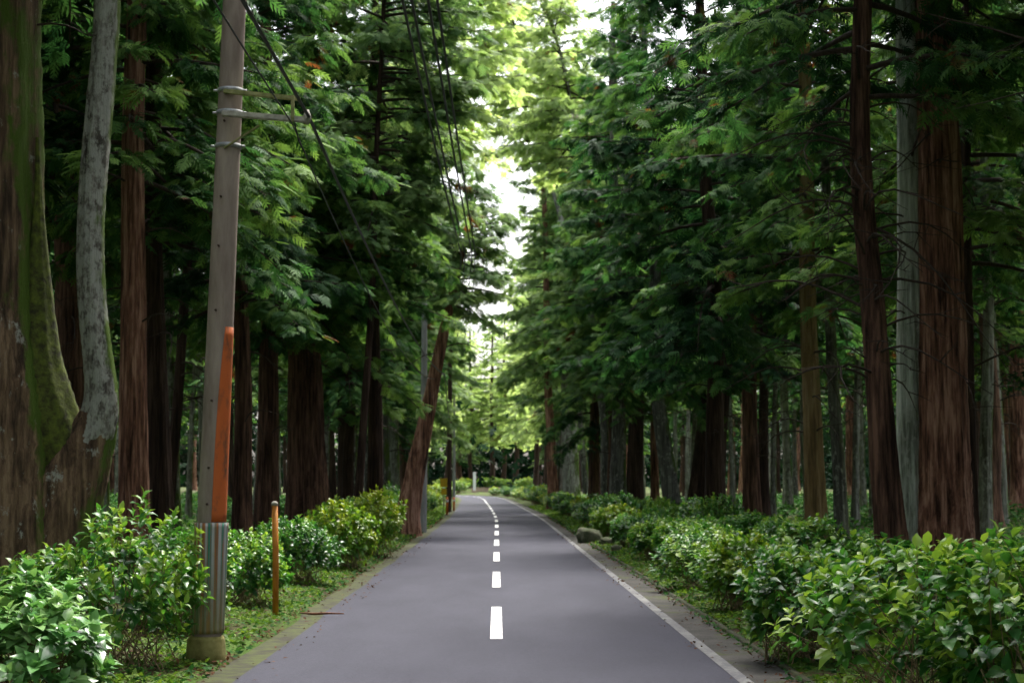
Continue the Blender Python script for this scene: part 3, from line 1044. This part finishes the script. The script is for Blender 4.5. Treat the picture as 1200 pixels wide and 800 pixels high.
HG = 'shrubs of the right roadside hedge'
HL = 'shrubs along the left verge'
for k, px, Y, h, wd, lab in [
        (5, 1096, 13.2, 1.46, .98, 'nearest glossy green shrub at lower right, bare stems showing at its middle'),
        (6, 1218, 12.2, 1.34, 1.0, 'glossy shrub cut off by the right edge of the picture'),
        (0, 1190, 16.2, 1.35, 1.1, 'glossy shrub behind the nearest one, in front of the rightmost trunks'),
        (1, 948, 17.8, 1.28, 1.05, 'dark green shrub just left of the nearest glossy shrub'),
        (2, 1010, 20.5, 1.30, 1.15, 'low dark shrub in front of the crooked trunk'),
        (3, 868, 24.5, 1.3, 1.0, 'shrub with yellowish tips beside the kerb, left of the dark green one')]:
    put_shrub(k, lat(px, Y), Y, h, wd, lab, HG)
Y = 27.0
k = 0
while Y < 112:
    d = 4.15 + rnd.uniform(-.15, .3) + (Y > 60) * .25
    h = rnd.uniform(1.05, 1.5) + (.35 if 56 < Y < 66 else 0)
    if abs(Y - 53) > 2.2:
        put_shrub(rnd.choice([0, 1, 2, 3]) if Y > 40 else rnd.choice([1, 2, 0]), xc(Y) + d, Y, h, rnd.uniform(.9, 1.15),
                  'leafy shrub in the right roadside hedge ' + ('between the near shrubs and the mossy rock' if Y < 53 else 'beyond the mossy rock'), HG)
    if rnd.random() < .75:
        put_shrub(rnd.choice([0, 1, 2]), xc(Y) + d + rnd.uniform(1.6, 2.6), Y + rnd.uniform(-.5, 1), rnd.uniform(1.0, 1.5), rnd.uniform(.9, 1.2),
                  'leafy shrub in the second row behind the right roadside hedge', HG)
    Y += rnd.uniform(1.7, 2.5) * (1 + .006 * Y)
while Y < 245:
    put_shrub(rnd.choice([1, 3, 3]), xc(Y) + 4.5 + rnd.uniform(-.2, .8), Y, rnd.uniform(1.1, 1.9), rnd.uniform(1.0, 1.5), 'bright shrub on the right verge beyond the pale mossy trunk', HG)
    Y += rnd.uniform(4, 8)

for k, px, Y, h, wd, lab in [
        (4, 34, 13.4, 1.08, .98, 'pale large-leaved shrub in the lower left corner'),
        (6, 150, 17.2, 1.42, .85, 'tall rounded green shrub left of the utility pole foot'),
        (1, 215, 21.0, 1.25, .9, 'shrub growing directly behind the utility pole foot'),
        (2, 290, 25.5, 1.35, 1.0, 'dense green shrub behind the slim orange post'),
        (1, 248, 27.5, 1.35, 1.0, 'dark shrub between the utility pole and the slim orange post'),
        (2, 352, 31.0, 1.3, .95, 'dark green shrub just right of the slim orange post'),
        (3, 405, 36.5, 1.75, 1.1, 'yellow-tipped shrub in front of the broad brown cedar'),
        (3, 432, 43.0, 1.85, 1.15, 'tall bright yellow-green shrub left of the leaning tree')]:
    put_shrub(k, lat(px, Y), Y, h, wd, lab, HL)
for k, px, Y, h, wd in [(1, 60, 19, 1.1, .9), (2, 30, 23, 1.0, 1.1), (0, 180, 26, 1.1, 1.1), (1, 330, 35, 1.3, 1.0), (0, 378, 40, 1.4, 1.0), (2, 395, 46, 1.6, 1.2), (3, 425, 50, 1.7, 1.1),
                        (0, 448, 54, 1.7, 1.0), (1, 400, 56, 1.4, 1.2)]:
    put_shrub(k, lat(px, Y), Y, h, wd, 'leafy shrub in the left verge thicket between the utility pole and the leaning tree', HL)
Y = 66.0
while Y < 225:
    put_shrub(rnd.choice([0, 1, 3, 3]), xc(Y) - 4.5 - rnd.uniform(-.2, 1.0), Y, rnd.uniform(1.2, 2.0), rnd.uniform(1.0, 1.4), 'leafy shrub on the left verge beyond the leaning tree', HL)
    Y += rnd.uniform(2.5, 6.0)
for px, Y, h in [(536, 262, 2.6), (568, 300, 2.2), (580, 298, 2.6), (592, 300, 2.2), (604, 285, 2.4), (616, 270, 2.6), (545, 305, 2.4), (520, 300, 2.4)]:
    put_shrub(3, lat(px, Y), Y, h, 2.2, 'bright yellow-green hedge bush at the far bend', 'bushes at the far bend')

# ------------------------------------------------------------------ undergrowth, weeds, litter
def scatter_leaves(name, seed, n_, x0, x1, y0, y1, ypow, hmax, size, mat_, label, cat, clump=.9, flat=.5, thr=-.2):
    rg = np.random.default_rng(seed)
    ac = Acc()
    for s in (-1, 1):
        y = y0 + (y1 - y0) * rg.random(n_) ** ypow
        d = x0 + (x1 - x0) * rg.random(n_) ** 1.4
        x = np.interp(y, PATH[:, 1], PATH[:, 0]) + s * d
        b = wav(x, y, clump, seed)
        k = b > thr + rg.normal(0, .35, n_)
        x, y, b, d = x[k], y[k], b[k], d[k]
        h = hmax * np.clip(.25 + .4 * b, .08, 1) * rg.random(len(x)) ** .6 * np.clip((d - x0) / .6, .15, 1)
        z = np.maximum(gz(x, y, d), .004) + h + .01
        D = rg.normal(0, 1, (len(x), 3)); D[:, 2] *= .35
        N = np.array([0, 0, 1.])[None] + rg.normal(0, flat, D.shape)
        place(ac, LEAF_LO, np.stack([x, y, z], 1), D, N, size * rg.uniform(.6, 1.4, len(x)) * (1 + .012 * y), np.clip(.4 + .15 * b + rg.normal(0, .13, len(x)), 0, 1))
    o = link(name, ac.mesh(name), M[mat_])
    tag(o, label, cat, kind='stuff')
    return o


LEAF_LO = (np.array([(0, 0, 0), (.45, -.26, .06), (.5, 0, .0), (.45, .26, .06), (1, 0, -.08)]), np.array([(0, 1, 4, 2), (0, 2, 4, 3)]))
scatter_leaves('undergrowth', 1, 60000, 4.6, 34, 12, 150, 1.3, .65, .13, 'under', 'dark green undergrowth of broad leaves covering the forest floor', 'undergrowth')
scatter_leaves('verge_plants', 2, 26000, 3.2, 4.7, 12, 130, 1.4, .16, .065, 'weed', 'low mossy weeds carpeting both road verges', 'weeds', clump=2.2, thr=-.5)
scatter_leaves('ivy_carpet', 4, 9000, 3.0, 5.2, 12, 90, 1.4, .10, .07, 'under', 'creeping dark leaves on the road verges', 'ground cover', clump=3.1)
scatter_leaves('leaf_litter', 3, 12000, 2.95, 6.5, 12, 90, 1.3, .03, .055, 'litter', 'brown fallen leaves scattered on the verges', 'leaf litter', clump=1.7, flat=.25)

scatter_leaves('fallen_needles', 8, 300, 2.3, 3.1, 13, 60, 1.2, .0, .05, 'litter', 'few fallen leaves and needles lying on the road edges', 'leaf litter', clump=2.7, flat=.2, thr=-.9)

# ------------------------------------------------------------------ utility poles
M['pole'] = simple_mat('pole_concrete', (.17, .13, .105), (.30, .245, .20), 5, .8, (1, 1, .2), .35)
M['pole_grey'] = simple_mat('pole_grey', (.22, .22, .22), (.34, .34, .34), 6, .8, (1, 1, .2))
M['pole_dark'] = simple_mat('pole_dark', (.03, .018, .012), (.07, .04, .028), 8, .85, (1, 1, .15))
M['orange'] = simple_mat('orange_guard', (.14, .06, .03), (.46, .105, .022), 9, .75, (1, 1, .4), .2, lo=.32, hi=.5)
M['arm'] = simple_mat('arm_wood', (.22, .21, .17), (.42, .40, .33), 12, .75)
M['arm_moss'] = simple_mat('arm_mossy', (.12, .14, .04), (.28, .27, .12), 12, .8)
M['steel'] = simple_mat('galvanised_steel', (.20, .21, .21), (.38, .39, .39), 14, .5, metal=.4)
M['cable'] = simple_mat('cable_rubber', (.012, .012, .013), (.03, .03, .03), 10, .5)
M['mossblock'] = simple_mat('mossy_concrete', (.10, .095, .02), (.24, .22, .08), 6, .9, bs=.6, bd=.02)

# banded guard sleeve: weathered vertical stripes
m, n, l = mat('guard_sleeve')
co = coords(n)
sp = n.new('ShaderNodeSeparateXYZ')
l.new(co, sp.inputs[0])
angl = math_(n, l, 'ARCTAN2', sp.outputs[1], sp.outputs[0])
cmb = n.new('ShaderNodeCombineXYZ')
l.new(math_(n, l, 'MULTIPLY', angl, 2.6), cmb.inputs[0])
l.new(math_(n, l, 'MULTIPLY', sp.outputs[2], .25), cmb.inputs[1])
t = n.new('ShaderNodeTexNoise')
t.inputs['Scale'].default_value = 2.0
t.inputs['Detail'].default_value = 2
l.new(cmb.outputs[0], t.inputs['Vector'])
rp = ramp(n, [(.38, (.04, .20, .12)), (.46, (.05, .16, .13)), (.50, (.30, .09, .025)), (.56, (.24, .10, .03)), (.62, (.07, .16, .12))])
l.new(t.outputs['Fac'], rp.inputs[0])
wv = math_(n, l, 'ADD', math_(n, l, 'MULTIPLY', math_(n, l, 'SINE', math_(n, l, 'MULTIPLY', angl, 16.0)), 1.0), .12, clamp=True)
g = noise(n, l, co, 7, 5, .7)
low = n.new('ShaderNodeMapRange')
low.inputs[1].default_value, low.inputs[2].default_value = 1.5, .3
l.new(math_(n, l, 'ADD', sp.outputs[2], math_(n, l, 'MULTIPLY', g, .6)), low.inputs[0])
finish(n, l, mixc(n, l, low.outputs[0], mixc(n, l, wv, rp.outputs[0], (.36, .37, .35)), (.17, .15, .04)), .55, g, .2, .004, .4)
M['sleeve'] = m


def pole(name, label, base, top_dir, H, r0, r1, m_, group='utility poles along the left verge'):
    root = empty(name, base)
    tag(root, label, 'utility pole', group)
    z = np.linspace(-.3, H, 40)
    p = np.array([top_dir(a) for a in z])
    V, Q = tube(p, np.linspace(r0, r1, 40), 32, cap=True)
    link('shaft', npmesh('shaft', V, Q), m_, root, smooth=True)
    return root


YP = 18.0
pb = at(241, 770, YP)
pt = at(275, 0, YP)
sl = (pt.x - pb.x) / (pt.z - pb.z)
zb = pb.z
pdir = lambda z: np.array([sl * z, 0, z])
P1 = pole('utility_pole', 'thick weathered utility pole in the left foreground with orange strip and striped guard sleeve', (pb.x, YP, zb), pdir, 11.5, .168, .115, M['pole'])


def pz(py):
    return at(250, py, YP).z - zb


def shell(name, z0, z1, r, a0, a1, m_, ribs=0, point=0.0, seg=48):
    """a closed sheet-metal shell wrapped round the pole between two angles (radians; -pi/2 faces the viewer)"""
    nz_ = 24
    z = np.linspace(z0, z1, nz_)
    th = np.linspace(a0, a1, seg)
    V = []
    for zi in z:
        f_ = (zi - z0) / (z1 - z0)
        b0_ = a0 + (a1 - a0) * .5 * point * f_ ** 3
        tt = b0_ + (a1 - b0_) * (th - a0) / (a1 - a0)
        rr_ = (r(zi) if callable(r) else r * (1 - .028 * f_)) + (.008 * np.sin(tt * ribs) if ribs else 0)
        V.append(np.stack([sl * zi + rr_ * np.cos(tt), rr_ * np.sin(tt), np.full(seg, zi)], 1))
    V = np.array(V).reshape(-1, 3)
    i, j = np.meshgrid(np.arange(seg - 1), np.arange(nz_ - 1))
    b = (j * seg + i).ravel()
    Q = np.stack([b, b + 1, b + seg + 1, b + seg], 1)
    o = link(name, npmesh(name, V, Q), m_, P1, smooth=True)
    md = o.modifiers.new('thick', 'SOLIDIFY')
    md.thickness = .004
    md.offset = -1
    return o


shell('guard_sleeve', pz(741), pz(612), .186, -math.pi, math.pi, M['sleeve'], ribs=16, seg=160)
rp_ = lambda z: .168 + (.115 - .168) * (z + .3) / 11.8
shell('orange_strip', pz(611), pz(384), lambda zz: rp_(zz) + .004, -1.42, 1.0, M['orange'], point=.35)
V, Q = tube([(0, 0, -.3), (0, 0, .02), (0, 0, .20), (sl * .25, 0, .245)], [.225, .22, .212, .19], 28, cap=True, prof=lambda th, n_: 1 + .02 * np.sin(5 * th)[None] + .012 * np.random.default_rng(2).normal(0, 1, (n_, 28)))
link('footing', npmesh('footing', V, Q), M['mossblock'], P1, smooth=True)


def ring(root, z, r, m_, hgt=.05, name='band'):
    V, Q = tube([(sl * z, 0, z - hgt / 2), (sl * z, 0, z + hgt / 2)], [r, r], 32, cap=True)
    return link(name, npmesh(name, V, Q), m_, root)


for py in (107, 133, 172):
    z = pz(py)
    b = ring(P1, z, rp_(z) + .012, M['steel'])
    for dx in (-1, 1):
        V, Q = tube([(sl * z + dx * (rp_(z) + .008), -.03, z), (sl * z + dx * (rp_(z) + .055), -.03, z)], [.014, .014], 8, cap=True)
        link('bolt', npmesh('bolt', V, Q), M['steel'], b)
for py in (145, 233, 290, 365, 470, 548, 590):
    z = pz(py)
    rr_ = rp_(z)
    V, Q = tube([(sl * z - .03, -rr_ + .01, z), (sl * z - .03, -rr_ - .04, z)], [.012, .012], 8, cap=True)
    link('step_bolt', npmesh('step_bolt', V, Q), M['pole_dark'], P1)


def pl(px, py, dy=-.17):
    q = at(px, py, YP + dy)
    return q - P1.location


bar('cross_arm', pl(262, 107), pl(352, 116), .05, .05, M['arm_moss'], P1)
bar('cross_arm', pl(260, 133, -.22), pl(363, 141, -.22), .065, .065, M['arm'], P1)
bar('brace', pl(262, 174), pl(304, 147), .035, .02, M['arm_moss'], P1)
bar('hanger', pl(343, 112, -.24), pl(343, 143, -.24), .04, .04, M['arm_moss'], P1)
V, Q = tube([tuple(pl(360, 146, -.22)), tuple(pl(360, 141, -.22)), tuple(pl(360, 136, -.22)), tuple(pl(360, 129, -.22))], [.02, .045, .045, .02], 14, cap=True)
link('insulator', npmesh('insulator', V, Q), M['arm'], P1, smooth=True)

p2 = Vector((lat(496, 64), 64, 0)); p2.z = gzs(p2.x, 64)
P2 = pole('utility_pole', 'light grey utility pole standing just right behind the leaning tree', p2, lambda z: np.array([.002 * z, 0, z]), 12, .15, .1, M['pole_grey'])
bar('cross_arm', (0, -.14, 6.35), (.9, -.14, 6.42), .06, .06, M['arm'], P2)
p3 = Vector((lat(526, 108), 108, 0)); p3.z = gzs(p3.x, 108)
P3 = pole('utility_pole', 'dark brown utility pole beside the small yellow sign', p3, lambda z: np.array([.006 * z, 0, z]), 12.2, .19, .14, M['pole_dark'])
bar('cross_arm', (-.5, -.2, 11.6), (1.5, -.2, 11.6), .09, .09, M['arm'], P3)
p4 = Vector((lat(532, 152), 152, 0)); p4.z = gzs(p4.x, 152)
P4 = pole('utility_pole', 'thin pale utility pole farthest down the left verge', p4, lambda z: np.array([0, 0, z]), 11.5, .15, .11, M['pole_grey'])
for PP, hgt in ((P2, 11.4), (P4, 10.8)):
    bar('cross_arm', (-.5, -.14, hgt), (1.2, -.14, hgt), .08, .08, M['arm'], PP)


def cable(label, pts, r, sag, group=None, n_=30):
    P = []
    for a, b, s in zip(pts[:-1], pts[1:], sag):
        a, b = np.array(a), np.array(b)
        t = np.linspace(0, 1, n_)[:, None]
        q = a + (b - a) * t
        q[:, 2] -= 4 * s * (t * (1 - t))[:, 0]
        P.append(q if not P else q[1:])
    P = np.vstack(P)
    V, Q = tube(P, np.full(len(P), r), 6, cap=True)
    o = link('overhead_cable', npmesh('overhead_cable', V, Q), M['cable'], smooth=True)
    tag(o, label, 'cable', group)
    return o


e1 = at(362, 137, YP - .22)
e2 = P2.location + Vector((.85, -.2, 6.4))
near = Vector((e1.x - .15, -25, e1.z + .55))
cable('thick black cable from the near pole arm to the pole behind the leaning tree', [near, e1, e2, P3.location + Vector((.1, -.15, 6.4))], .021, [.35, .55, .5])
cable('thinner black cable looping just below the thick one from the near pole', [near + Vector((.1, 0, -.1)), at(343, 146, YP - .2), e2 + Vector((-.25, 0, -.15))], .010, [.5, .9])
cable('short black drop wire hanging from the near pole arm', [at(345, 143, YP - .24), at(350, 165, YP - .2), at(358, 181, YP - .1)], .008, [.0, .0])
WG = 'high wires running along the road'
for k, (dx, dz, lab) in enumerate([(0, 0, 'leftmost'), (.22, .1, 'second from left'), (.62, .22, 'third from left'), (.84, .3, 'rightmost')]):
    a = at(467, -20, 22) + Vector((dx * .6, 0, dz * .3))
    b = P3.location + Vector((.25 + dx * 1.3, -.2, 11.7))
    dvec = (a - b)
    a0_ = a + dvec * .9 * (40 / dvec.length)
    mid = at(541, 300, 52) + Vector((dx * .55, 0, dz * .3))
    cable('thin high overhead wire, %s of the four strung along the road' % lab, [(a.x - .5, -10, a.z + 1.0), a, mid, b], .022, [0, .12, 0.0], WG)
cable('thin pale wire crossing the foliage at top right of the sky gap', [at(646, 8, 44), at(748, 56, 44)], .010, [.05])

# ------------------------------------------------------------------ small roadside things
M['post_o'] = simple_mat('post_paint', (.30, .10, .01), (.50, .20, .02), 14, .6, (1, 1, .3))
M['white'] = simple_mat('white_paint', (.62, .62, .60), (.78, .78, .76), 10, .6)
M['yellow'] = simple_mat('yellow_paint', (.70, .42, .02), (.80, .52, .03), 8, .5)
M['cone'] = simple_mat('orange_plastic', (.55, .12, .02), (.70, .19, .03), 8, .5)
M['rock'] = simple_mat('mossy_rock', (.03, .045, .012), (.12, .12, .08), 3, .95, bs=1.0, bd=.09)
M['stonewall'] = simple_mat('pale_stone', (.30, .22, .17), (.45, .34, .27), 2, .9)

q = at(323, 720, 24)
q.z = gzs(q.x, 24)
rt = empty('marker_post', q)
tag(rt, 'slim orange wooden post with a pale tip standing in the left verge', 'marker post')
hgt = at(320, 588, 24).z - q.z
V, Q = tube([(0, 0, -.2), (-.01, 0, hgt * .5), (-.035, 0, hgt - .05)], [.047, .047, .045], 16, cap=True)
link('shaft', npmesh('shaft', V, Q), M['post_o'], rt, smooth=True)
V, Q = tube([(-.035, 0, hgt - .052), (-.036, 0, hgt - .01), (-.036, 0, hgt + .015)], [.05, .05, .02], 16, cap=True)
link('cap', npmesh('cap', V, Q), M['arm'], rt, smooth=True)

# small yellow sign with two orange posts by the dark pole
q = Vector((lat(520, 104), 104, 0)); q.z = gzs(q.x, 104)
rt = empty('road_sign', q)
tag(rt, 'small yellow sign on a thin post left of the dark brown pole', 'sign')
V, Q = tube([(0, .03, -.2), (0, .03, 2.1)], [.03, .03], 10, cap=True)
link('post', npmesh('post', V, Q), M['steel'], rt, smooth=True)
o = link('plate', boxmesh('plate', (.46, .02, .56), .008), M['yellow'], rt); o.location = (0, -.01, 1.95)
o = link('plate', boxmesh('plate', (.36, .02, .40), .008), M['yellow'], rt); o.location = (.02, -.01, 1.38)
for px, py, Y, h, lab in [(524, 600, 98, 1.15, 'taller orange marker post in front of the dark brown pole'), (532, 592, 112, 1.0, 'shorter orange marker post right of the dark brown pole')]:
    q = Vector((lat(px, Y), Y, 0)); q.z = gzs(q.x, Y)
    rt = empty('marker_post', q)
    tag(rt, lab, 'marker post')
    V, Q = tube([(0, 0, -.1), (0, 0, h * .96), (0, 0, h)], [.075, .075, .05], 14, cap=True)
    link('shaft', npmesh('shaft', V, Q), M['cone'], rt, smooth=True)
    V, Q = tube([(0, 0, -.05), (0, 0, .03), (0, 0, .07)], [.17, .16, .09], 14, cap=True)
    link('foot', npmesh('foot', V, Q), M['cable'], rt, smooth=True)
    V, Q = tube([(0, 0, h * .72), (0, 0, h * .84)], [.079, .079], 14, cap=True)
    link('reflective_band', npmesh('reflective_band', V, Q), M['white'], rt)

# white pillar, low wall at the bend
q = Vector((lat(556, 272), 272, 0)); q.z = gzs(q.x, 272)
rt = empty('stone_pillar', q)
tag(rt, 'white upright stone pillar at the far end of the road', 'pillar')
o = link('shaft', boxmesh('shaft', (.48, .48, 3.3), .04), M['white'], rt); o.location.z = 1.65
o = link('plinth', boxmesh('plinth', (.9, .9, .35), .04), M['stonewall'], rt); o.location.z = .16
o = link('cap', boxmesh('cap', (.56, .56, .14), .04), M['white'], rt); o.location.z = 3.36
q = Vector((lat(574, 274), 275, 0)); q.z = gzs(q.x, 275)
rt = empty('low_wall', q)
tag(rt, 'low pinkish stone wall beside the white pillar at the far bend', 'wall')
o = link('body', boxmesh('body', (6.4, .4, .62), .03), M['stonewall'], rt); o.location.z = .28
o = link('coping', boxmesh('coping', (6.6, .52, .1), .02), M['stonewall'], rt); o.location.z = .64

# mossy rocks on the right verge
def rock(label, px, Y, w, h, seed, gname=None):
    rg = random.Random(seed)
    bm = bmesh.new()
    bmesh.ops.create_icosphere(bm, subdivisions=4, radius=1)
    ph = [rg.uniform(0, 6.28) for _ in range(9)]
    for v in bm.verts:
        c = v.co
        k = 1 + .14 * math.sin(2.1 * c.x + ph[0] + 1.7 * c.z) + .12 * math.sin(3.3 * c.y + ph[1] - 2 * c.x) + .06 * math.sin(7 * c.z + ph[2] + 5 * c.x) + .04 * math.sin(11 * c.x + 9 * c.y + ph[3]) + rg.uniform(-.01, .01)
        c *= k
        c.x = math.copysign(abs(c.x) ** .8, c.x); c.y = math.copysign(abs(c.y) ** .8, c.y); c.z = math.copysign(abs(c.z) ** .75, c.z)
        v.co = Vector((c.x * w / 2, c.y * w * .4, c.z * h * .55 + h * .3))
    me = bpy.data.meshes.new('rock')
    bm.to_mesh(me); bm.free()
    o = link('mossy_rock', me, M['rock'], smooth=True)
    x = lat(px, Y)
    o.location = (x, Y, gzs(x, Y))
    tag(o, label, 'rock', gname)
rock('mossy grey rock on the right verge in front of the hedge', 690, 53, .85, .6, 1)
rock('small flat stone just right of the mossy grey rock', 711, 50.5, .5, .26, 2)
rock('small dark stone at the kerb nearer than the mossy grey rock', 722, 46, .35, .2, 3)

# fallen twig on the left road edge
p = [at(352, 718, 24.2), at(368, 722, 23.9), at(385, 720, 23.9), at(403, 723, 23.7)]
p = [(a.x, a.y, .035 + .01 * i) for i, a in enumerate(p)]
V, Q = tube(p, [.012, .02, .016, .008], 8, cap=True)
a2 = np.array(p[2])
o = link('fallen_twig', npmesh('fallen_twig', V, Q), simple_mat('dead_wood', (.09, .035, .02), (.2, .09, .05), 20, .9), smooth=True)
tag(o, 'reddish fallen twig lying on the left road edge', 'twig')
